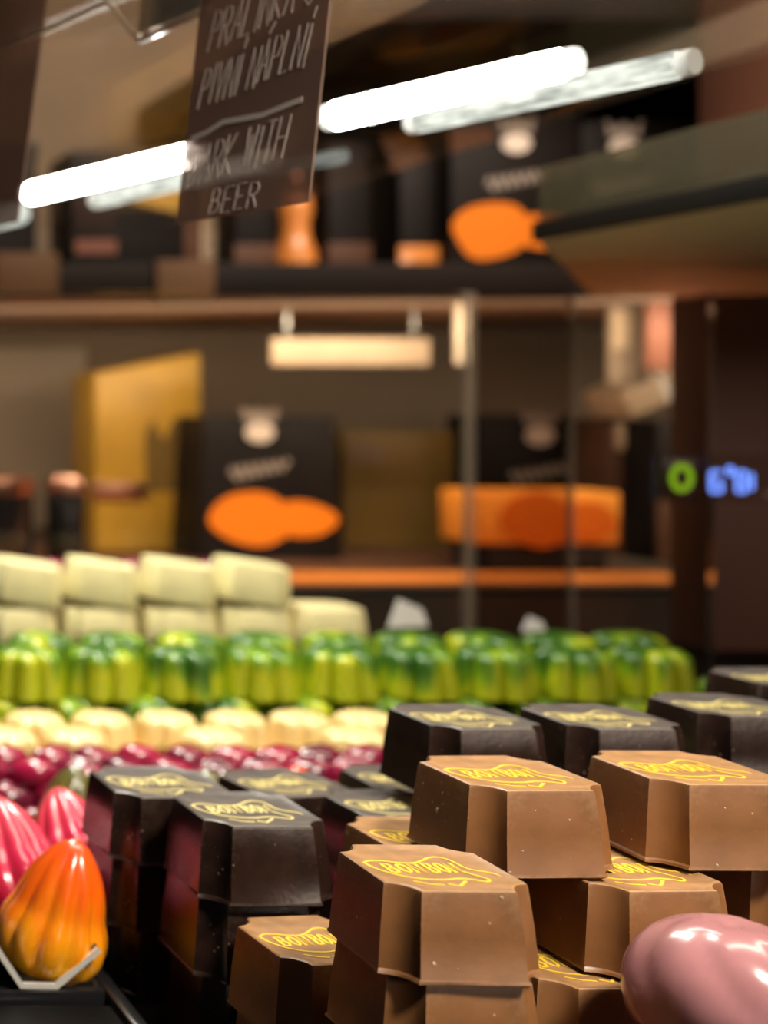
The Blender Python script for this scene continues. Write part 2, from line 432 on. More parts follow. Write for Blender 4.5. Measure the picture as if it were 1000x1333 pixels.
def plate(name, polys, y, m, parent, th=.0006):
    """flat print: polygons (x, z) on a front face at depth y"""
    bm = bmesh.new()
    for k, poly in enumerate(polys):
        a = [bm.verts.new((p[0], y - th - k * .00012, p[1])) for p in poly]
        b = [bm.verts.new((p[0], y + .0002, p[1])) for p in poly]
        n = len(poly)
        bm.faces.new(a); bm.faces.new(b[::-1])
        for i in range(n): bm.faces.new((a[i], b[i], b[(i + 1) % n], a[(i + 1) % n]))
    return link(name, mesh_of(bm, name), m, parent)

def carton(name, x0, x1, yt, d, m, dep=.06, taper=1.0, bottom=None, lid=None, lidm=None):
    a = px(x0, yt, d); b = px(x1, yt, d)
    z0 = SH if bottom is None else bottom
    o = link(name, box_mesh(name, a.x, b.x, d, d + dep, z0 + .0003, a.z, .0012, taper), m)
    if lid:
        zz = a.z - (a.z - z0) * lid
        link('lid', box_mesh('lid', a.x - .0012 , b.x + .0012, d - .0012, d + dep + .0012, zz, a.z + .0012, .001, 1 + (taper - 1) * .2), lidm or m, o)
    return o

def brand(o, cx, cy, d, k=1.0, script=True, m1='whiteprint'):
    """little crown-over-disc emblem and a line of script on a box front at depth d"""
    s = d / FPX * k
    c = px(cx, cy, d)
    disc = [(c.x + 19 * s * math.cos(t * PI / 10), c.z + 13 * s * math.sin(t * PI / 10)) for t in range(20)]
    crown = [(c.x - 24 * s, c.z + 36 * s), (c.x - 20 * s, c.z + 14 * s), (c.x + 20 * s, c.z + 14 * s), (c.x + 24 * s, c.z + 36 * s), (c.x + 10 * s, c.z + 22 * s), (c.x, c.z + 34 * s), (c.x - 10 * s, c.z + 22 * s)]
    plate('emblem_print', [disc], d, M[m1], o)
    plate('crown_print', [crown], d, M['greyprint'], o)
    if script:
        bm = bmesh.new()
        pts = []
        for i in range(57):
            t = i / 56
            pts.append(((-38 + 76 * t) * s, (math.sin(t * 2 * PI * 6.5) * (9 - 3 * t) + 14 * t - 7) * s))
        ribbon_bm(bm, pts, 3.4 * s, 0, .0004, lambda u, v, h: (c.x + u, d - .0002 - h, c.z - 48 * s + v))
        link('script_print', mesh_of(bm, 'script_print'), M['greyprint'], o)

def fruit(o, cx, cy, d, k, m, seed, tail=True):
    s = d / FPX * k
    c = px(cx, cy, d)
    p = [blob(c.x, c.z, 52 * s, 36 * s, seed)]
    if tail: p.append(blob(c.x + 66 * s, c.z - 1 * s, 42 * s, 24 * s, seed + 1))
    plate('fruit_print', p, d, M[m], o)

# lower shelf, left to right
def tin(x0, x1, yt, d, label):
    a = px((x0 + x1) / 2, yt, d); r = (x1 - x0) / 2 / FPX * d
    h = a.z - SH
    t = link('tea_tin', lathe('tea_tin', [(r * .97, .0), (r, .002), (r, h * .80), (r * .98, h * .81)], 36), M['black'])
    t.location = (a.x, d + r, SH + .0003)
    link('lid', lathe('lid', [(r * 1.02, h * .815), (r * 1.03, h * .83), (r * 1.02, h * .96), (r * .90, h), (r * .3, h * 1.02)], 36), M['copper'], t)
    return tag(t, label, 'tin', 'black tins on the wooden shelf')
tin(-48, 56, 622, 1.06, 'black round tin with copper lid at the outer end, beside the other tin')
tin(68, 118, 622, 1.10, 'narrow black tin with copper lid beside the gold paper bag')

gb = link('paper_bag', box_mesh('paper_bag', px(124, 0, 1.20).x, px(262, 0, 1.20).x, 1.20, 1.27, SH + .0003, px(0, 486, 1.20).z, .002, .99), M['goldbag'])
for v in gb.data.vertices:                                  # slanting top edge of the bag
    if v.co.z > .1: v.co.z += (v.co.x - px(124, 0, 1.2).x) * .20
tag(gb, 'gold paper gift bag with a slanting top edge', 'gift bag')
plate('painted_bottle_shadow', [[(px(190, 0, 1.2).x, px(0, 640, 1.2).z), (px(238, 0, 1.2).x, px(0, 640, 1.2).z), (px(240, 0, 1.2).x, px(0, 560, 1.2).z), (px(226, 0, 1.2).x, px(0, 542, 1.2).z), (px(214, 0, 1.2).x, px(0, 575, 1.2).z), (px(198, 0, 1.2).x, px(0, 545, 1.2).z), (px(188, 0, 1.2).x, px(0, 565, 1.2).z)]], 1.2, M['olivegold'], gb)  # shadows of bottles painted on the bag as a darker shape
bk = link('paper_bag_band', box_mesh('band', px(118, 0, 1.2).x, px(190, 0, 1.2).x, 1.196, 1.1995, px(0, 648, 1.2).z, px(0, 628, 1.2).z, .0006), M['copper'], gb)
bk.name = 'band'

b1 = carton('gift_box', 258, 446, 542, 1.14, M['boxdark'], .07, .90)
tag(b1, 'dark gift box with big orange fruit print beside the gold bag', 'gift box', 'dark gift boxes with orange fruit print')
brand(b1, 338, 563, 1.139, 1.0); fruit(b1, 328, 675, 1.139, 1.0, 'orangeprint', 3)
b2 = carton('gift_box', 448, 602, 562, 1.24, M['olivegold'], .07, 1.0, None, .48)
tag(b2, 'olive gold carton with a lid, between dark gift box and glass edge', 'gift box')
b3 = carton('gift_box', 622, 752, 540, 1.20, M['boxdark'], .05, .97)
tag(b3, 'dark gift box with white emblem standing behind the orange carton', 'gift box', 'dark gift boxes with orange fruit print')
brand(b3, 703, 567, 1.199, 1.0)
stand = link('carton_stand', box_mesh('carton_stand', px(638, 0, 1.06).x, px(790, 0, 1.06).x, 1.06, 1.11, SH + .0003, px(0, 709, 1.06).z, .001), M['blackmatt'])
tag(stand, 'low black stand carrying the bright orange carton', 'stand')
ob = link('orange_carton', box_mesh('orange_carton', px(626, 0, 1.058).x, px(806, 0, 1.058).x, 1.058, 1.112, px(0, 708.6, 1.058).z, px(0, 641, 1.058).z, .0012, 1.02), M['orangebox'])
tag(ob, 'bright orange carton with darker orange fruit print on a low black stand', 'carton')
fruit(ob, 700, 676, 1.0575, .95, 'orangedeep', 11)

def plain(name, x0, x1, y0, y1, d, dep, m, label, cat, bev=.001, rot=0, group=None):
    a = px(x0, y1, d); b = px(x1, y0, d)
    cx, cz = (a.x + b.x) / 2, (a.z + b.z) / 2
    me = box_mesh(name, a.x - cx, b.x - cx, 0, dep, a.z - cz, b.z - cz, bev)
    o = link(name, me, m); o.location = (cx, d, cz); o.rotation_euler = (0, R(rot), 0)
    return tag(o, label, cat, group)
def on_shelf(name, x0, x1, y0, d, dep, m, label, cat, z=None, group=None):
    a = px(x0, y0, d); b = px(x1, y0, d); z = SH if z is None else z
    o = link(name, box_mesh(name, a.x, b.x, d, d + dep, z + .0003, a.z, .001), m)
    return tag(o, label, cat, group)
o = on_shelf('carton', 792, 848, 545, 1.16, .06, M['boxbrown'], 'tall brown carton next to the orange carton', 'carton')
link('flap', box_mesh('flap', px(800, 0, 1.16).x, px(840, 0, 1.16).x, 1.157, 1.1598, px(0, 585, 1.16).z, px(0, 550, 1.16).z, .0005), M['tan'], o)
o = on_shelf('carton', 856, 930, 548, 1.12, .06, M['boxdark'], 'dark carton with brown lower half at the end of the wooden shelf', 'carton')
link('lower_wrap', box_mesh('lower_wrap', px(854, 0, 1.12).x, px(932, 0, 1.12).x, 1.117, 1.1205, SH + .0004, px(0, 650, 1.12).z, .0005), M['boxbrown'], o)
zb = px(0, 548, 1.12).z
t = link('paper_parcel', box_mesh('paper_parcel', -.036, .036, 0, .05, 0, .026, .005), M['tan'])
t.location = (px(875, 0, 1.125).x, 1.125, zb + .0155); t.rotation_euler = (0, R(-24), 0)
tag(t, 'tan paper parcel tilted on top of the dark end carton', 'parcel')
link('string', box_mesh('string', -.002, .002, -.0006, .0506, -.0004, .0264, .0003), M['paper'], t)
t = link('hanging_sign', box_mesh('hanging_sign', px(845, 0, 1.02).x, px(940, 0, 1.02).x, 1.02, 1.026, px(0, 482, 1.02).z, UZ0 - .0019, .0008), M['boxred'])
tag(t, 'reddish pink card hanging from the upper shelf over the tan parcel', 'card')
t = link('hanging_sign', box_mesh('hanging_sign', px(796, 0, 1.05).x, px(842, 0, 1.05).x, 1.05, 1.056, px(0, 500, 1.05).z, UZ0 - .0019, .0008), M['wall'])
tag(t, 'narrow taupe card hanging from the upper shelf beside the reddish card', 'card')
link('price_slip', box_mesh('price_slip', px(796, 0, 1.05).x, px(818, 0, 1.05).x, 1.048, 1.0498, px(0, 455, 1.05).z, px(0, 404, 1.05).z, .0003), M['tan'], t)
t = link('hanging_sign', box_mesh('hanging_sign', px(355, 0, 1.08).x, px(560, 0, 1.08).x, 1.08, 1.084, px(0, 475, 1.08).z, px(0, 441, 1.08).z, .0008), M['tan'])
tag(t, 'wide pale sign strip hanging under the upper shelf', 'sign')
for xx in (375, 540):
    link('hanger', box_mesh('hanger', px(xx, 0, 1.08).x - .001, px(xx, 0, 1.08).x + .001, 1.0812, 1.0828, px(0, 441, 1.08).z - .001, UZ0 - .0017, .0002), M['alu'], t)
t = link('hanging_sign', box_mesh('hanging_sign', px(594, 0, 1.04).x, px(611, 0, 1.04).x, 1.04, 1.043, px(0, 474, 1.04).z, UZ0 - .0019, .0006), M['wallpanel'])
tag(t, 'narrow pale strip hanging from the upper shelf at the glass edge', 'sign')

# upper shelf, left to right
def upbox(name, x0, x1, y0, d, m, label, cat='box', dep=.06, group=None):
    return on_shelf(name, x0, x1, y0, d, dep, m, label, cat, UZ1, group)
o = upbox('gift_box', -60, 48, 186, 1.10, M['boxdark'], 'dark box at the outer end of the upper shelf', 'gift box', group='dark boxes on the upper shelf')
link('lid', box_mesh('lid', px(-62, 0, 1.1).x, px(50, 0, 1.1).x, 1.098, 1.1625, px(0, 206, 1.1).z, px(0, 184.5, 1.1).z, .001), M['blackmatt'], o)
o = upbox('gift_box', 92, 240, 196, 1.10, M['boxdark'], 'wide black box with orange strip and gold corner on the upper shelf', 'gift box', group='dark boxes on the upper shelf')
plate('orange_strip', [[(px(98, 0, 1.1).x, px(0, 330, 1.1).z), (px(152, 0, 1.1).x, px(0, 330, 1.1).z), (px(152, 0, 1.1).x, px(0, 312, 1.1).z), (px(98, 0, 1.1).x, px(0, 312, 1.1).z)]], 1.1, M['boxred'], o)
plate('gold_corner', [[(px(168, 0, 1.1).x, px(0, 262, 1.1).z), (px(236, 0, 1.1).x, px(0, 278, 1.1).z), (px(238, 0, 1.1).x, px(0, 244, 1.1).z), (px(172, 0, 1.1).x, px(0, 246, 1.1).z)]], 1.1, M['goldbag'], o)
o = upbox('carton', 241, 300, 215, 1.16, M['tan'], 'tan carton between two black boxes on the upper shelf', 'carton')
link('end_band', box_mesh('end_band', px(240, 0, 1.158).x, px(262, 0, 1.158).x, 1.157, 1.1605, UZ1 + .0004, px(0, 230, 1.158).z, .0004), M['boxbrown'], o)
o = upbox('gift_box', 306, 368, 176, 1.12, M['boxdark'], 'tall narrow black box beside the copper amber jar on the upper shelf', 'gift box', group='dark boxes on the upper shelf')
link('base_band', box_mesh('base_band', px(305, 0, 1.118).x, px(369, 0, 1.118).x, 1.117, 1.1205, UZ1 + .0004, px(0, 318, 1.118).z, .0004), M['boxbrown'], o)
a = px(397, 0, 1.10); r = 27 / FPX * 1.10; hz = px(0, 226, 1.12).z - UZ1
t = link('amber_jar', lathe('amber_jar', [(r * .9, 0), (r, .003), (r * 1.0, hz * .22), (r * .72, hz * .36), (r * .66, hz * .5), (r * .80, hz * .62), (r * .78, hz * .74), (r * .4, hz * .84)], 32), M['glow'])
t.location = (a.x, 1.10 + r, UZ1 + .0003)
link('stopper', lathe('stopper', [(r * .42, hz * .835), (r * .5, hz * .86), (r * .5, hz * .97), (r * .4, hz)], 24), M['copper'], t)
tag(t, 'amber copper jar glowing between black boxes on the upper shelf', 'jar')
o = upbox('gift_box', 428, 482, 186, 1.10, M['boxdark'], 'black box with brown foot just right of the amber jar', 'gift box', group='dark boxes on the upper shelf')
o['label'] = 'black box with brown foot between amber jar and pale wall gap'
link('base_band', box_mesh('base_band', px(427, 0, 1.098).x, px(483, 0, 1.098).x, 1.097, 1.1005, UZ1 + .0004, px(0, 316, 1.098).z, .0004), M['boxbrown'], o)
o = upbox('gift_box', 521, 580, 194, 1.10, M['boxdark'], 'slim black box with bright orange foot on the upper shelf', 'gift box', group='dark boxes on the upper shelf')
link('base_band', box_mesh('base_band', px(520, 0, 1.098).x, px(581, 0, 1.098).x, 1.097, 1.1005, UZ1 + .0004, px(0, 320, 1.098).z, .0004), M['glow'], o)
for (x0, x1, yt, fx, lab) in ((588, 752, 146, 640, 'big dark gift box with round orange fruit print on the upper shelf'),
                              (758, 900, 158, 838, 'dark gift box with faint orange print partly behind smoky glass on upper shelf'),
                              (906, 1040, 160, 985, 'dark gift box with pale emblem wholly behind the smoky glass screen')):
    o = upbox('gift_box', x0, x1, yt, 1.08, M['boxdark'], lab, 'gift box', .07, 'dark gift boxes with orange fruit print')
    brand(o, {588: 672, 758: 812, 906: 955}[x0], {588: 186, 758: 192, 906: 200}[x0], 1.08, 1.0)
    fruit(o, fx, 300, 1.08, 1.02 if x0 == 588 else .8, 'orangeprint' if x0 == 588 else 'orangedeep', x0, tail=x0 < 800)
for xa, xb, ya, yb, lab in ((-6, 76, 328, 384, 'brown tag card hooked on the upper shelf edge beside the frame edge'), (204, 280, 338, 396, 'brown tag card hooked on the upper shelf edge under the tan carton')):
    a = px(xa, yb, .996); b = px(xb, ya, .996)
    o = link('shelf_tag', box_mesh('shelf_tag', a.x, b.x, .9955, .9985, a.z, b.z, .0006), M['tagbrown'])
    link('hook', box_mesh('hook', a.x + .008, b.x - .008, .9975, 1.012, UZ1 + .0002, UZ1 + .0016, .0003), M['alu'], o)
    tag(o, lab if 'frame' not in lab else 'brown tag card hooked on the upper shelf edge under the outer dark box', 'tag')

# ------------------------------------------------------------------ side board and smoky glass screen (right)
bx = px(1000, 258, .4916).x
def prism(name, pts, z0, z1, bev=.0006):
    bm = bmesh.new()
    a_ = [bm.verts.new((x, y, z0)) for x, y in pts]; b_ = [bm.verts.new((x, y, z1)) for x, y in pts]
    bm.faces.new(a_[::-1]); bm.faces.new(b_)
    for i in range(len(pts)): bm.faces.new((a_[i], a_[(i + 1) % len(pts)], b_[(i + 1) % len(pts)], b_[i]))
    return mesh_of(bm, name, 35, bev)
sb = tag(link('side_board', prism('side_board', [(bx, .30), (bx + .42, .30), (bx + .42, .955), (bx + .26, .955), (bx, .62)], HC + .075, HC + .081), mat('cream_board', (.80, .68, .50), .5, .3, var=.05, vscale=8)),
         'cream canopy board with a dark edge reaching over the sweets', 'board')
link('edge_strip', box_mesh('edge_strip', bx - .003, bx - .0001, .30, .62, HC + .0745, HC + .0835, .0006), M['blackmatt'], sb)
tag(link('glass_screen', box_mesh('glass_screen', bx + .0005, bx + .0045, .33, .62, HC + .0812, HC + .108, .0004), M['greenglass']),
    'smoky greenish glass screen standing on the canopy board', 'glass screen')

# ------------------------------------------------------------------ LED tubes and their built reflections, price cards and acrylic rail overhead
def seg_tube(name, ax, ay, bx_, by_, z, r, m, label, group, caps=True):
    A = px(ax, ay, FPX * z / (Y0 - ay)); B = px(bx_, by_, FPX * z / (Y0 - by_))
    L_ = (B - A).length; n = 20
    d = (B - A).normalized()
    q = Vector((0, 0, 1)).rotation_difference(d)
    body = lathe(name, [(r * .94, 0), (r, .0006), (r, L_ - .0006), (r * .94, L_)], n, 50)
    o = link(name, body, m); o.location = A; o.rotation_mode = 'QUATERNION'; o.rotation_quaternion = q
    if caps:
        for z0, z1 in ((-.0028, -.0002), (L_ + .0002, L_ + .0036)):
            link('end_cap', lathe('end_cap', [(r * .9, z0), (r * .96, z0 + .001), (r * .96, z1 - .001), (r * .9, z1)], n, 50), M['tubecap'], o)
        for t in ((.18, .82) if m is M['tube'] else ()):                       # clip that holds the tube under the canopy
            link('clip', lathe('clip', [(r * 1.06, L_ * t - .0012), (r * 1.08, L_ * t), (r * 1.06, L_ * t + .0012)], n, 50), M['tubecap'], o)
    return tag(o, label, 'lamp', group)
HT = .085
seg_tube('led_tube_or_reflection', 40, 252, 250, 202, HT, .0041, M['tube'], 'bright white LED tube between the two brown cards', 'LED tubes over the sweets')
seg_tube('led_tube_or_reflection', 436, 151, 733, 84, HT, .0041, M['tube'], 'long bright white LED tube beside the chalk lettered card', 'LED tubes over the sweets')
seg_tube('led_tube_or_reflection', 128, 260, 350, 208, HT, .0036, M['tubedim'], 'dim built reflection of the LED tube seen through the chalk lettered card', 'LED tubes over the sweets')  # reflection of the tube in the glass, built as a glowing tube
seg_tube('led_tube_or_reflection', 545, 158, 885, 84, HT, .0036, M['tubedim'], 'dim built reflection of the LED tube alongside the long bright one', 'LED tubes over the sweets')  # second piece of the reflected tube, also a glowing solid
seg_tube('led_tube_or_reflection', 335, 222, 450, 203, HT, .0026, M['tubefaint'], 'thin faint built reflection of the LED tube in front of the amber jar', 'LED tubes over the sweets', False)  # third, faintest tube reflection, modelled as a thin glowing rod
seg_tube('led_tube_or_reflection', -30, 290, 28, 277, HT, .0050, M['tubedim'], 'dim LED tube seen through the blank brown card', 'LED tubes over the sweets', False)

tdir = Vector((.376, -.9265, 0))            # the cards hang along the tubes
def card(name, px_l, d_l, width, ztop, zbot, lean, label):
    A = px(px_l, 0, d_l); A.z = 0
    nrm = Vector((.9265, .376, 0))          # away from the camera
    def to(u, v, h):
        p = A + tdir * u + nrm * ((ztop - v) * math.tan(R(lean))) - nrm * h
        return (p.x, p.y, v)
    bm = bmesh.new()
    v = [bm.verts.new(to(u, z, h)) for h in (0, -.0006) for u, z in ((0, zbot), (width, zbot), (width, ztop), (0, ztop))]
    for f in ((0, 1, 2, 3), (7, 6, 5, 4), (0, 4, 5, 1), (1, 5, 6, 2), (2, 6, 7, 3), (3, 7, 4, 0)):
        bm.faces.new([v[i] for i in f])
    o = link(name, mesh_of(bm, name), M['card'])
    tag(o, label, 'card')
    return o, to
c1, to1 = card('price_card', 268, .335, .0395, HC + .112, HC + .0442, -8, 'brown translucent card with chalk pen lettering hanging over the sweets')
c2, to2 = card('price_card', -75, .44, .0545, HC + .126, HC + .052, -9, 'blank brown translucent card hanging beside the acrylic rail')
bm = bmesh.new(); rn = random.Random(4)
zz = HC + .0865
pen = .00036
write_bm(bm, 'PRALINKA S', .0042, zz, .0026, .0098, .00085, pen, to1, 0, .00012, .16, .06, rn, .10)
write_bm(bm, 'PIVNi NaPLNi', .0030, zz - .0140, .0023, .0098, .00085, pen, to1, 0, .00012, .16, .06, rn, .10)
ribbon_bm(bm, [(.002, zz - .0215), (.007, zz - .0208), (.012, zz - .0192), (.018, zz - .0196), (.024, zz - .0199), (.031, zz - .0190), (.035, zz - .0186)], .0013, 0, .00012, to1)
write_bm(bm, 'DARK WITH', .0022, zz - .0338, .0027, .0096, .0009, pen, to1, 0, .00012, .16, .06, rn, .10)
link('chalk_lettering', mesh_of(bm, 'chalk_lettering'), M['chalk'], c1)
bm = bmesh.new()
write_bm(bm, 'BEER', .0105, zz - .0412, .0028, .0060, .001, pen * .8, to1, 0, .00012, .16, .05, rn)
link('chalk_lettering', mesh_of(bm, 'chalk_lettering'), M['chalk'], c1)

# bent clear acrylic rail, upper left, with bright polished edges
rail = []
for (x, y, d) in ((-20, 75, .40), (140, 2, .365), (180, 52, .37), (272, 12, .345)):
    rail.append(px(x, y, d))
rb = bmesh.new()
def sheet(bm, a, b, upv, th=.0012):
    n = (b - a).cross(upv).normalized() * th
    v = [bm.verts.new(p) for p in (a, b, b + upv, a + upv, a + n, b + n, b + upv + n, a + upv + n)]
    for f in ((0, 1, 2, 3), (7, 6, 5, 4), (0, 4, 5, 1), (1, 5, 6, 2), (2, 6, 7, 3), (3, 7, 4, 0)):
        bm.faces.new([v[i] for i in f])
for a, b in zip(rail, rail[1:]): sheet(rb, a, b, Vector((.004, .0, .035)))
ra = tag(link('acrylic_rail', mesh_of(rb, 'acrylic_rail'), M['acrylic']), 'bent clear acrylic label rail with bright polished edges', 'label rail')
for a, b, w_, mm in ((rail[0], rail[1], .0007, 'acredge'), (rail[1], rail[2], .0007, 'acredge'), (rail[2], rail[3], .0013, 'acredge')):
    d_ = (b - a); q = Vector((0, 0, 1)).rotation_difference(d_.normalized())
    e = link('polished_edge', lathe('polished_edge', [(w_ * .8, 0), (w_, .0005), (w_, d_.length - .0005), (w_ * .8, d_.length)], 8), M[mm], ra)
    e.location = a; e.rotation_mode = 'QUATERNION'; e.rotation_quaternion = q

# glass canopy the tubes, cards and rail hang from
tag(link('glass_canopy', box_mesh('glass_canopy', -.15, bx - .0035, .30, .985, HC + .1265, HC + .1305, .0004), glass_mat('canopy_glass', (.96, .95, .92), .006)),
    'clear glass canopy sheet above the tubes and cards', 'glass canopy')

# ------------------------------------------------------------------ glowing digits on the glass
th = tag(link('temperature_display', box_mesh('temperature_display', px(862, 0, .56).x, px(1044, 0, .56).x, .56, .566, px(0, 655, .56).z, px(0, 592, .56).z, .001), glass_mat('display_smoked_acrylic', (.92, .89, .87), .01, .1, .03, (.05, .03, .02))),
         'smoked acrylic temperature display with a green ring and blue digits', 'display')
link('stand_post', box_mesh('stand_post', px(1034, 0, .56).x, px(1042, 0, .56).x, .5665, .5705, .0003, px(0, 600, .56).z, .0006), M['blackmatt'], th)
def disp(pts, wdt, m, cx, cy):
    c = px(cx, cy, .5595); s = .5595 / FPX
    bm = bmesh.new()
    for p in pts: ribbon_bm(bm, [(q[0] * s, q[1] * s) for q in p], wdt * s, 0, .0003, lambda u, v, h: (c.x + u, .5598 - h, c.z + v))
    return link('glowing_digit', mesh_of(bm, 'glowing_digit'), m, th)
ring = [(12 * math.cos(t * PI / 10), 15 * math.sin(t * PI / 10)) for t in range(21)]
disp([ring], 8, M['ledgreen'], 888, 622).name = 'green_ring'
def seg7(s_, w2=7, h2=13):
    P_ = {'a': ((-w2, h2), (w2, h2)), 'b': ((w2, h2), (w2, 0)), 'c': ((w2, 0), (w2, -h2)), 'd': ((-w2, -h2), (w2, -h2)), 'e': ((-w2, 0), (-w2, -h2)), 'f': ((-w2, h2), (-w2, 0)), 'g': ((-w2, 0), (w2, 0))}
    return [P_[k] for k in s_]
disp(seg7('acdefg'), 4, M['ledblue'], 933, 627)
disp([[(4 * math.cos(t * PI / 6), 5 * math.sin(t * PI / 6)) for t in range(13)]], 3.5, M['ledblue'], 951, 613)
disp(seg7('abcdefg', 6), 4, M['ledblue'], 966, 627)
disp([((0, -11), (0, 11))], 4, M['ledblue'], 980, 627)

# ------------------------------------------------------------------ square chocolates
WB, HB = .0285, .0162
def outline(w, n, z, k=.80, jit=None):
    """square with a scooped notch at every corner"""
    pts = []
    for q in range(4):
        ca, sa = math.cos(q * PI / 2), math.sin(q * PI / 2)
        loc = []
        for t in (0, .33, .67, 1):
            loc.append((-w + n + (2 * w - 2 * n) * t, -w))
        for i in range(1, 5):
            t = i / 5 * PI / 2
            ax_, ay_ = w - n * math.sin(PI / 2 - t), -w + n * math.cos(PI / 2 - t)      # scoop about the corner
            cxl, cyl = w - n + n * (i / 5), -w + n * (i / 5)                            # plain chamfer
            loc.append((cxl * (1 - k) + ax_ * k, cyl * (1 - k) + ay_ * k))
        for x, y in loc:
            pts.append((x * ca - y * sa, x * sa + y * ca, z))
    return pts

def choc_mesh(name, seed, m, H=HB, dish=.0004, flash=True, bow=.0004, mtop=None):
    rn = random.Random(seed)
    wb, wt, n = WB / 2, WB / 2 * .895, .0049
    rings = []
    def ring(wd, nn, z, jx=0.0):
        o = outline(wd, nn, z)
        return [(x * (1 + rn.uniform(-jx, jx)), y * (1 + rn.uniform(-jx, jx)), zz_ + rn.uniform(-jx, jx) * .004) for x, y, zz_ in o]
    rings.append(outline(wb * .985, n, 0))
    if flash:
        rings.append(ring(wb * 1.018, n * .96, .0003, .010))
        rings.append(ring(wb * 1.012, n * .97, .0008, .006))
    rings.append(outline(wb * .998, n, .0011))
    rings.append(outline(wb + (wt - wb) * .5 + bow * .4, n * .95, H * .5))
    rings.append(outline(wt * 1.004, n * .9, H - .0007))
    rings.append(ring(wt * .990, n * .9, H - .0002, .002))
    rings.append(ring(wt * .965, n * .9, H, .004))
    rings.append(outline(wt * .90, n * .9, H - dish * .6))
    rings.append(outline(wt * .80, n * .9, H - dish))
    me = rings_mesh(name, rings, 32)
    me.materials.append(m)
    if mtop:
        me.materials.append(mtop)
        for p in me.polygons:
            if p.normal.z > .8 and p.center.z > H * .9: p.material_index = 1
    return me

def print_mesh(name, m, seed, H, dish):
    """pennant outline with two short words, printed in the dish on top"""
    rn = random.Random(seed)
    s = .0106
    z = H - dish + .00002
    bm = bmesh.new()
    topl = [(-1.0, .30), (-.85, .40), (-.65, .40), (-.40, .31), (-.15, .29), (.08, .42), (.28, .58), (.46, .62), (.58, .50), (.62, .28), (.64, .08), (.74, -.06), (.86, -.12), (.98, -.22), (1.04, -.36)]
    botl = [(-1.0, .30), (-.96, .05), (-.82, -.22), (-.60, -.42), (-.34, -.52), (-.05, -.54), (.22, -.48), (.44, -.52), (.62, -.62), (.72, -.50), (.60, -.30), (.50, -.12)]
    pen_ = .00052
    for ln in (topl, botl):
        fine = []
        for k in range(len(ln) - 1):                       # Catmull-Rom through the sketch points
            p0, p1, p2, p3 = (Vector(ln[max(0, min(len(ln) - 1, k + q))]) for q in (-1, 0, 1, 2))
            for t in (0, .25, .5, .75):
                fine.append(.5 * ((2 * p1) + (p2 - p0) * t + (2 * p0 - 5 * p1 + 4 * p2 - p3) * t * t + (3 * p1 - p0 - 3 * p2 + p3) * t ** 3))
        fine.append(Vector(ln[-1]))
        ribbon_bm(bm, [(p.x * s, p.y * s) for p in fine], pen_, z, .00008)
    write_bm(bm, 'BON', -.74 * s, -.20 * s, .15 * s, .44 * s, .07 * s, .00066, None, z, .00009)
    write_bm(bm, 'BON', -.02 * s, -.18 * s, .13 * s, .48 * s, .06 * s, .00066, None, z, .00009)
    ribbon_bm(bm, [(-.10 * s, -.74 * s), (.05 * s, -.84 * s), (.28 * s, -.60 * s)], .0006, z, .00008)
    ribbon_bm(bm, [(-.62 * s, -.62 * s), (-.40 * s, -.76 * s), (-.18 * s, -.80 * s)], .0004, z, .00008)
    me = mesh_of(bm, name); me.materials.append(m)
    return me

VAR = {}
for kind, m_, pm in (('milk', 'milk', 'gold'), ('dark', 'dark', 'goldpale')):
    dsh = .0005
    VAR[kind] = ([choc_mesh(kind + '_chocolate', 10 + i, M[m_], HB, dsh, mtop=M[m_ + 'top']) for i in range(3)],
                 print_mesh('gold_print', M[pm], 3, HB, dsh))
VAR['white'] = ([choc_mesh('white_chocolate', 30 + i, M['white'], HB, .0002, False) for i in range(2)], None)
NAME = {'milk': 'milk_chocolate_square', 'dark': 'dark_chocolate_square', 'white': 'white_chocolate_square'}
ctr = {'milk': 0, 'dark': 0, 'white': 0}
def choc(kind, xl, d, z, label, group, rot=0.0, sw=1.0, H=HB, tilt=(0, 0), emblem=True):
    ms, pmesh = VAR[kind]
    o = link(NAME[kind], ms[ctr[kind] % len(ms)]); ctr[kind] += 1
    o.location = (xl + WB * sw / 2, d + WB * sw / 2, z)
    o.rotation_euler = (R(tilt[0]), R(tilt[1]), R(rot))
    o.scale = (sw, sw, H / HB)
    tag(o, label, 'chocolate', group)
    if pmesh and emblem:
        e = link('gold_print', pmesh, None, o)
    return o
def xl(p, d): return (p - X0) / FPX * (d + .005)

GM = 'milk chocolate squares in the stack'
GD = 'dark chocolate squares in the stack'
Z1, Z2, Z3 = HB, HB * 2, HB * 3
m1 = choc('milk', xl(603, .252), .252, Z3 + .0002, 'milk chocolate square with pale crumbs on its side, topmost beside the paler one', GM, 1.0)
m2 = choc('milk', xl(842, .256), .256, Z3 + .0002, 'pale topped milk chocolate square with a dark bubble hole near its base', GM, -1.0)
m3 = choc('milk', xl(494, .222), .222, .0417, 'milk chocolate square with a small chip on its front, topmost of the front column', GM, -1.5, .94, .0152)
m8 = choc('milk', xl(494, .222), .222, .0264, 'milk chocolate square directly under the chipped one in the front column', GM, .8, .96, .0152)
m8b = choc('milk', xl(494, .222) + .0008, .222, .0112, 'milk chocolate square at the foot of the front column', GM, -1, .96, .0151, emblem=False)
m4 = choc('milk', xl(757, .245), .245, Z2, 'milk chocolate square bridging the gap under the two topmost milk squares', GM, 1.5)
m5 = choc('milk', xl(974, .2555), .2555, Z2, 'milk chocolate square under the pale topped one, next to the bridging square', GM, 0)
m6 = choc('milk', .1464, .2645, Z2, 'flour dusted milk chocolate square between the dark ones and the topmost milk square', GM, 2)
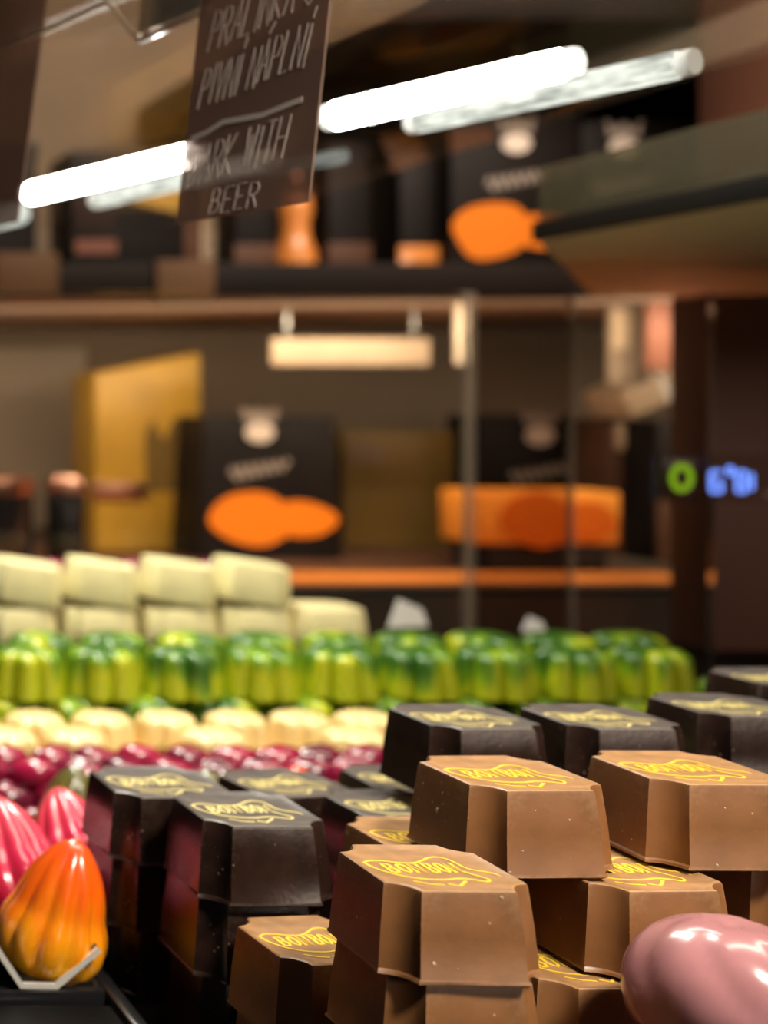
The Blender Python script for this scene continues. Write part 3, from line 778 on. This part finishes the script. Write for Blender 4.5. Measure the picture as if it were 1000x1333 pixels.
m7 = choc('milk', xl(348, .252), .252, Z1, 'low milk chocolate square with a big gold print in front of the dark stack', GM, 5, .93)
m9 = choc('milk', xl(692, .241), .241, Z1, 'low milk chocolate square behind the glossy pink ball', GM, 1)
HID = 'milk chocolate square hidden deep inside the stack'
for (x, d, z, sw) in ((m9.location.x - WB / 2, .241, 0, 1), (xl(348, .252), .252, 0, .93), (.1464, .2645, 0, 1), (.1464, .2645, Z1, 1),
                      (.1925, .2570, 0, 1), (.1925, .2570, Z1, 1), (.2215, .2570, 0, 1), (.2215, .2570, Z1, 1)):
    choc('milk', x, d, z, HID, 'milk chocolate squares inside the stack', 0, sw * .99, HB - .0001, emblem=False)
tag(link('black_riser', box_mesh('black_riser', xl(494, .222) - .001, xl(494, .222) + .029, .221, .2505, .0002, .0110, .0006), M['black']),
    'small black riser block under the front column of milk squares', 'riser')

HD = .0165
da = choc('dark', xl(270, .280) - .002, .280, 2 * HD, 'dark chocolate square with painted grey sheen on top, topmost of the front dark column', GD, 0, 1.0, HD)
choc('dark', xl(270, .280) - .003, .2805, HD, 'dark chocolate square in the middle of the front dark column', GD, 1, 1.0, HD, emblem=False)
choc('dark', xl(270, .280) - .002, .280, 0, 'dark chocolate square at the foot of the front dark column', GD, -1, 1.0, HD, emblem=False)
HE = .0155
db = choc('dark', xl(174, .310) - .0055, .3105, 2 * HE, 'dark chocolate square topmost of the column beside the cocoa pods', GD, 0, 1.08, HE)
choc('dark', xl(174, .310) - .0062, .311, HE, 'dark chocolate square in the middle of the column beside the cocoa pods', GD, 1.5, 1.0, HE, emblem=False)
choc('dark', xl(174, .310) - .0055, .3105, 0, 'dark chocolate square at the foot of the column beside the cocoa pods', GD, 0, 1.0, HE, emblem=False)
for i in range(3):
    choc('dark', .158, .2975, i * .0150, 'dark chocolate square with crisp gold print wedged behind the dusted milk square' if i == 2 else 'dark chocolate square hidden low in the dark stack', GD if i == 2 else 'dark chocolate squares inside the stack', 3 if i == 2 else 0, 1, .0150, emblem=i == 2)
for i in range(3):
    choc('dark', .1470, .3300, i * .0137, 'dark chocolate square nearest the red beans, turned askew' if i == 2 else 'dark chocolate square hidden low in the dark stack', GD if i == 2 else 'dark chocolate squares inside the stack', 9 if i == 2 else 0, 1 if i == 2 else .97, .0137, emblem=i == 2)
for i in range(3):
    choc('dark', .1805, .334, i * .0137, 'dark chocolate square low behind the big grey topped one, mostly hidden' if i == 2 else 'dark chocolate square hidden low in the dark stack', GD if i == 2 else 'dark chocolate squares inside the stack', 0, 1, .0137, emblem=i == 2)
choc('dark', xl(553, .300), .300, Z3 + .0002, 'dark chocolate square with scuffed side, high behind the topmost milk square', GD, 1, 1.0)
choc('dark', xl(735, .300), .300, Z3 + .0002, 'dark chocolate square high at the back between two dark neighbours', GD, -1, 1.0)
choc('dark', xl(908, .312), .312, Z3 + .0002, 'dark chocolate square with pale streaked corner, high behind the pale topped milk square', GD, -2, 1.0)
choc('dark', xl(984, .345), .345, Z3 + .0002, 'dark chocolate square high in the last row, mostly out of view', GD, 0, 1.0)
for i in range(3):
    for x, d in ((.1880, .302), (.2175, .304), (.2470, .312), (xl(984, .345), .345)):
        choc('dark', x, d, i * HB, 'dark chocolate square hidden low in the dark stack', 'dark chocolate squares inside the stack', 0, .99, HB - .0001, emblem=False)

# crumbs and air-bubble hollows on the milk squares
def crumb_mesh(name, seed, m):
    bm = bmesh.new(); bmesh.ops.create_icosphere(bm, subdivisions=1, radius=1)
    rn = random.Random(seed)
    for v in bm.verts: v.co *= rn.uniform(.65, 1.1)
    me = mesh_of(bm, name); me.materials.append(m); return me
CR = [crumb_mesh('crumb', i, M['crumb']) for i in range(3)]
HOL = lathe('bubble_hole', [(.9, 0), (1, .3), (.8, .5), (.2, .45)], 12); HOL.materials.append(M['hole'])
def on_left(o, v, z, s, i=0):         # v: -1 (front) .. 1 (back) along the left face
    w_ = WB / 2 * (1 - .105 * z / HB)
    c = link('crumb', CR[i % 3], None, o); c.location = (-w_ - .00005, v * w_ * .7, z); c.scale = (s * .6, s, s * 1.2)
    c.rotation_euler = (i, 0, 0)
def on_front(o, u, z, s, i=0, hole=False):
    w_ = WB / 2 * (1 - .105 * z / HB)
    if hole:
        c = link('bubble_hole', HOL, None, o); c.rotation_euler = (R(90), 0, 0); c.location = (u * w_, -w_ + .00025, z); c.scale = (s, s, .0005)
    else:
        c = link('crumb', CR[i % 3], None, o); c.location = (u * w_, -w_ - .00005, z); c.scale = (s, s * .5, s)
rn = random.Random(12)
on_left(m1, .05, .0085, .00070, 0)
for i in range(16): on_left(m1, rn.uniform(-.95, .8), rn.uniform(.002, .0145), rn.choice((.00013, .0002, .00028)), i)
on_front(m1, -.25, .0125, .00020, 1); on_front(m1, -.45, .0052, .00030, 2); on_front(m1, .2, .004, .00018); on_front(m1, -.62, .0013, .0003)
on_front(m3, -.50, .0038, .00045, 1); on_front(m3, .42, .0152, .00040, 2); on_front(m3, -.2, .003, .0002); on_front(m3, .5, .0008, .0003, 1)
for i in range(10): on_left(m3, rn.uniform(-.9, .9), rn.uniform(.002, .014), .00016, i)
for i in range(22): on_left(m6, rn.uniform(-.95, .95), rn.uniform(.003, .0155), rn.choice((.00012, .00018)), i)
on_front(m2, -.62, .0022, .00050, hole=True); on_front(m2, -.15, .0118, .0002, 1); on_front(m2, -.3, .0012, .0004, 2)
on_front(m4, -.60, .0020, .00042, hole=True); on_front(m4, -.66, .0090, .0002); on_front(m4, -.5, .0075, .00016, 1)
for i in range(8): on_left(m2, rn.uniform(-.9, .6), rn.uniform(.001, .006), .0002, i)

# ------------------------------------------------------------------ pink round chocolate
def swirl_dome(name, Rr, H, nl=5, amp=.06):
    rings = []
    n = 60; k = 26
    for j in range(k + 1):
        t = j / k
        a = -.35 + t * (PI / 2 + .35 - .02)
        rr = Rr * math.cos(a); z = H * .62 * math.sin(a)
        tw = t * 1.5
        ring = []
        for i in range(n):
            th_ = 2 * PI * i / n
            g = 1 + amp * min(1, t * 1.6) * min(1, (1 - t) * 5) * (abs(math.sin((th_ + tw) * nl / 2)) - .6)
            ring.append((rr * g * math.cos(th_), rr * g * math.sin(th_), z - .0012 * max(0, (t - .8) / .2) ** 2))
        rings.append(ring)
    z0 = rings[0][0][2]
    rings = [[(x, y, z - z0) for x, y, z in r_] for r_ in rings]
    return rings_mesh(name, rings, 70)
pk = swirl_dome('pink_swirl_chocolate', .0150, .0225, 6, .10)
hpk = max(v.co.z for v in pk.vertices)
cx = px(958, 0, .2235).x; ztop = px(0, 1209, .2215).z
for i in range(4):
    z = ztop - hpk * (i + 1) - .0002
    if z < -.002: break
    o = link('pink_swirl_chocolate', pk, M['pink']); o.location = (cx, .2245, z); o.rotation_euler = (0, 0, .5 + i)
    tag(o, 'glossy dusty pink round chocolate with swirling ridges' if i == 0 else 'glossy pink round chocolate hidden beneath the visible pink one', 'chocolate', 'pink round chocolates')
zlow = z if z > -.002 else z + hpk
tag(link('black_riser', box_mesh('black_riser_b', cx - .013, cx + .013, .2115, .2370, .0002, max(zlow - .0002, .002), .0005), M['black']),
    'low black riser under the pink round chocolates', 'riser')

# ------------------------------------------------------------------ cocoa pod chocolates in a silver trough
def pod_mesh(name, L_=.031, Rr=.0118, nr=11):
    rings = []; n = 90; k = 22
    for j in range(k + 1):
        t = j / k
        if t < .08: rr = Rr * (.80 + .12 * t / .08)
        else:
            s_ = (t - .08) / .92
            rr = Rr * (.92 + .10 * math.sin(min(1, s_ * 2.4) * PI)) * (1 - s_ ** 2.3) ** .60
        rr = max(rr, .0004)
        env = min(1, t * 6) * min(1, (1 - t) * 3.5)
        ring = []
        for i in range(n):
            th_ = 2 * PI * i / n
            g = 1 + env * .15 * (abs(math.sin(th_ * nr / 2)) ** .8 - .6)
            ring.append((rr * g * math.cos(th_), rr * g * math.sin(th_), t * L_))
        rings.append(ring)
    return rings_mesh(name, rings, 60)
POD = pod_mesh('cocoa_pod')
def pod(p, q, d, zb, m, label, lx=0, ly=0, s=1.0, rz=0, group='cocoa pod chocolates'):
    me = POD.copy(); me.materials.clear(); me.materials.append(M[m])
    o = link('cocoa_pod_chocolate', me)
    a = px(p, q, d)
    o.location = (a.x, d, zb); o.rotation_euler = (R(lx), R(ly), R(rz)); o.scale = (s, s, s)
    return tag(o, label, 'chocolate', group)
pod(56, 0, .312, .0072, 'pod_orange', 'orange yellow cocoa pod chocolate with ridges in the silver trough', 4, 14, 1.0, 8)
pod(36, 0, .336, .0088, 'pod_pink', 'pink cocoa pod chocolate leaning behind the orange one', -38, 8, 1.04, 20)
pod(-14, 0, .360, .0088, 'pod_pink', 'pink cocoa pod chocolate standing third in the silver trough', -42, 3, 1.02, 5)
pod(108, 0, .362, .0080, 'pod_pink', 'pink cocoa pod chocolate peeping out between trough and dark column', -42, 6, .92, 11)
pod(-48, 0, .330, .0080, 'pod_pink', 'deep pink cocoa pod chocolate low at the outer side of the trough', -25, -10, .9, 31)
pod(86, 0, .408, .0010, 'pod_olive', 'olive green cocoa pod chocolate with yellow streaks behind the pink ones', 0, 6, .88, 0)
pod(265, 0, .400, .0005, 'pod_olive', 'olive cocoa pod chocolate whose tip shows over the dark column', 0, 5, .92, 40)
pod(398, 0, .405, .0005, 'pod_orange', 'yellow orange cocoa pod chocolate whose tip shows over the askew dark square', 0, -6, .92, 10)
# trough: folded silver sheet with a flat bottom, running away from the camera
tr = bmesh.new()
ya, yb = .3005, .375
pr = [(-22, 1205), (-2, 1240), (27, 1283), (72, 1284), (128, 1236)]
prof = [px(x, y, ya) for x, y in pr]
prof = [(p.x, p.z) for p in prof]
prof[-1] = (min(prof[-1][0], .1005), prof[-1][1])
lo = min(z for _, z in prof)
inner = [(x, z + .0006) for x, z in prof]
va = [[tr.verts.new((x, y, z)) for x, z in P_] for y in (ya, yb) for P_ in (prof, inner)]
for i in range(len(prof) - 1):
    tr.faces.new((va[0][i], va[0][i + 1], va[2][i + 1], va[2][i]))
    tr.faces.new((va[1][i + 1], va[1][i], va[3][i], va[3][i + 1]))
    tr.faces.new((va[0][i + 1], va[0][i], va[1][i], va[1][i + 1]))
    tr.faces.new((va[2][i], va[2][i + 1], va[3][i + 1], va[3][i]))
tr.faces.new((va[0][0], va[2][0], va[3][0], va[1][0])); tr.faces.new((va[0][-1], va[1][-1], va[3][-1], va[2][-1]))
tro = tag(link('silver_trough', mesh_of(tr, 'silver_trough'), M['black']), 'black trough with a bright silver rim holding the cocoa pods', 'tray')
bm = bmesh.new()
ribbon_bm(bm, [(x, z + .0003) for x, z in prof], .0013, 0, .0010, lambda u, v, h: (u, ya - h, v))
link('rim', mesh_of(bm, 'rim'), M['silver'], tro)
# black tray blocks along the front left
def tray(x0, x1, y0, y1, h, label, rz=0):
    o = link('black_tray', box_mesh('black_tray', x0, x1, y0, y1, .0002, h, .0007), M['black'])
    link('tray_rim', box_mesh('tray_rim', x0 + .002, x1 - .002, y0 + .002, y1 - .002, h, h + .0005, .0002), M['deck'], o)
    return tag(o, label, 'tray')
tray(.060, .1010, .3005, .40, max(lo - .0008, .0015), 'thin black tray under the silver rimmed trough')
tray(.030, .1020, .246, .2985, .0045, 'black glossy tray block in front of the trough')
o = link('black_tray', box_mesh('black_tray_c', .1012, .1048, .2650, .345, .0002, .0065, .0008), M['black'])
tag(o, 'narrow black acrylic strip along the foot of the dark stack', 'tray')

# ------------------------------------------------------------------ fluted chocolates
def fluted(name, Rr, H, nl, amp=.17, dome=.30):
    rings = []; n = nl * 10; k = 16
    for j in range(k + 1):
        t = j / k
        if t <= .55:
            s_ = t / .55; z = H * (1 - dome) * s_; rr = Rr * (1 - .07 * s_)
        else:
            a = (t - .55) / .45 * PI / 2
            z = H * (1 - dome) + H * dome * math.sin(a) - (H * .06 if t > .97 else 0); rr = Rr * .93 * max(math.cos(a), .05) ** .75
        fl = amp * (1 if t < .86 else (1 - t) / .14)
        ring = []
        for i in range(n):
            th_ = 2 * PI * i / n
            g = 1 - fl + fl * abs(math.sin(th_ * nl / 2)) ** .55
            ring.append((rr * g * math.cos(th_), rr * g * math.sin(th_), z))
        rings.append(ring)
    return rings_mesh(name, rings, 70)
GR = fluted('green_fluted_chocolate', .0156, .0195, 7, .30, .26); GR.materials.append(M['green'])
CRM = fluted('cream_fluted_chocolate', .0120, .0111, 7, .22, .36); CRM.materials.append(M['cream'])
def flute(me, x, d, z, rz, label, group, s=1.0):
    o = link(me.name.split('.')[0], me); o.location = (x, d, z); o.rotation_euler = (0, 0, rz); o.scale = (s, s, s)
    return tag(o, label, 'chocolate', group)
rn = random.Random(21)
pitch = .0318
x_end = px(905, 0, .55).x
x_start = px(-70, 0, .55).x
n_g = int((x_end - x_start) / pitch) + 1
for row, d in enumerate((.548, .581)):
    for lay in range(2):
        for i in range(n_g + (3 if lay == 0 else 0)):
            x = x_start + i * pitch + (row * .5) * pitch + rn.uniform(-.0008, .0008) - (.5 * pitch if lay == 0 else 0)
            if x > px(985 if lay == 0 else 925, 0, d).x: continue
            lab = ('green fluted chocolate in the %s layer of the %s row' % ('upper' if lay else 'lower', ('front', 'back')[row]))
            flute(GR, x, d + rn.uniform(-.0006, .0006), lay * .0196, rn.uniform(0, 6.28), lab, 'green fluted chocolates, %s %s' % (('front row', 'back row')[row], ('below', 'on top')[lay]))
# cream ones
for row, d in enumerate((.478, .504)):
    for lay in range(2):
        for i in range(10):
            x = px(-40, 0, d).x + i * .0248 + (.0124 if (row + lay) % 2 else 0) + rn.uniform(-.0007, .0007)
            if x > px(520 if lay == 0 or row else 470, 0, d).x: continue
            zc = lay * .0112
            if lay == 1 and row == 0 and rn.random() < .25: continue
            flute(CRM, x, d, zc, rn.uniform(0, 6.28), 'cream fluted chocolate in the %s layer, %s the red beans' % ('upper' if lay else 'lower', ('right behind', 'second row behind')[row]), 'cream fluted chocolates')
# dark red beans, three loose layers
def bean_mesh(name, a=.0088, b=.0058, c=.0052):
    bm = bmesh.new(); bmesh.ops.create_uvsphere(bm, u_segments=28, v_segments=16, radius=1)
    for v in bm.verts:
        x, y, z = v.co
        g = 1 - .30 * math.exp(-(y / .16) ** 2) * max(z, 0) - .10 * math.exp(-(x / .25) ** 2) * (1 - abs(y)) * .6
        v.co = Vector((x * a, y * b * (1 + .12 * math.cos(2 * x)), z * c * g))
    return mesh_of(bm, name, 60)
BN = bean_mesh('red_bean_chocolate'); BN.materials.append(M['red'])
hb = .0104
for lay in range(3):
    for row in range(3):
        d = .412 + row * .0165 + lay * .003
        for i in range(11):
            x = px(-50, 0, d).x + i * .0150 + (.0075 if (row + lay) % 2 else 0) + rn.uniform(-.001, .001)
            if x > px(492, 0, d).x: continue
            if row == 0 and x > px(40, 0, d).x and x < px(135, 0, d).x: continue
            if row == 0 and px(215, 0, d).x < x < px(315, 0, d).x: continue
            if row == 0 and px(350, 0, d).x < x < px(445, 0, d).x: continue
            if lay == 2 and (rn.random() < .15 or row == 0): continue
            o = link('red_bean_chocolate', BN); o.location = (x, d + rn.uniform(-.001, .001), .0052 + lay * .0066)
            o.rotation_euler = (rn.uniform(-.3, .3), rn.uniform(-.25, .25), rn.uniform(-.5, .5))
            tag(o, 'dark red bean shaped chocolate in the %s layer of the red heap' % ('bottom', 'middle', 'top')[lay], 'chocolate', 'dark red bean chocolates, %s layer' % ('bottom', 'middle', 'top')[lay])

# ------------------------------------------------------------------ white chocolate squares on a black step
zs = px(0, 838, .62).z
tag(link('black_step', box_mesh('black_step', -.15, px(500, 0, .62).x, .605, .665, .0003, zs, .001), M['black']),
    'long black step carrying the white and dark red chocolates', 'riser')
sw = 1.17; HW = .0150
wl = ['white chocolate square in the lower row at the outer end', 'white chocolate square in the lower row under the tallest leaning one', 'white chocolate square in the lower row beside the middle', 'white chocolate square in the lower row, last but one from the paper tags', 'white chocolate square in the lower row at the end next to the paper tags']
for i, p in enumerate((-14, 91, 197, 297, 394)):
    choc('white', (p - X0) / FPX * .62, .620, zs + .0002, wl[i], 'white chocolate squares, lower row', rn.uniform(-2, 2), sw, HW)
wu = ['white chocolate square in the upper row at the outer end, leaning', 'brightest white chocolate square in the upper row, leaning on its neighbour', 'white chocolate square in the upper row right behind the gold bag foot', 'white chocolate square in the upper row at the end, catching orange light']
wu[2] = 'white chocolate square in the upper row in front of the gold bag'
for i, (p, r_) in enumerate(((-8, -5), (91, -6), (193, -6), (290, -5))):
    choc('white', (p - X0) / FPX * .625, .622, zs + HW + .0030, wu[i], 'white chocolate squares, upper row', -11, sw, .0178, (0, 8.0))
for i in range(8):
    o = link('red_bean_chocolate', BN); d = .658
    o.location = (px(-20 + i * 52, 0, d).x, d + .001, zs + .0052); o.rotation_euler = (0, 0, rn.uniform(-.5, .5))
    tag(o, 'dark red bean chocolate on the black step behind the white squares', 'chocolate', 'red beans on the black step')
tag(link('black_step', box_mesh('black_step_b', -.15, px(330, 0, .68).x, .668, .695, .0003, px(0, 730, .68).z - .0096, .001), M['black']),
    'taller black step behind the white chocolates', 'riser')
for i in range(6):
    o = link('red_bean_chocolate', BN); d = .681
    o.location = (px(20 + i * 50 + rn.uniform(-8, 8), 0, d).x, d, px(0, 730, .68).z - .0096 + .0054); o.rotation_euler = (0, 0, rn.uniform(-.5, .5))
    tag(o, 'dark red bean chocolate on the taller step peeping over the white squares', 'chocolate', 'red beans on the taller step')
# little white paper tags behind the green row
def ptag(cx_, cy, wpx, hpx, d, rot, label):
    c = px(cx_, cy, d); s = d / FPX
    zb_ = .0005
    bm = bmesh.new()
    for y in (-.0004, .0004):
        pass
    pts = [(-wpx * .5, -hpx * .5), (wpx * .5, -hpx * .5), (wpx * .42, hpx * .12), (-wpx * .12, hpx * .5)]
    a_ = [bm.verts.new((u * s, -.0004, v * s)) for u, v in pts]; b_ = [bm.verts.new((u * s, .0004, v * s)) for u, v in pts]
    bm.faces.new(a_); bm.faces.new(b_[::-1])
    for i in range(4): bm.faces.new((a_[i], b_[i], b_[(i + 1) % 4], a_[(i + 1) % 4]))
    o = link('paper_tag', mesh_of(bm, 'paper_tag'), M['paper']); o.location = c; o.rotation_euler = (R(-14), 0, R(rot))
    link('tag_stick', box_mesh('tag_stick', -.0008, .0008, .0005, .0015, -(c.z - .0008), 0, .0002), M['blackmatt'], o)
    return tag(o, label, 'paper tag')
ptag(528, 798, 58, 36, .640, 10, 'larger white paper tag on a stick behind the green chocolates')
ptag(693, 812, 30, 20, .640, -6, 'tiny white paper tag on a stick behind the green chocolates')
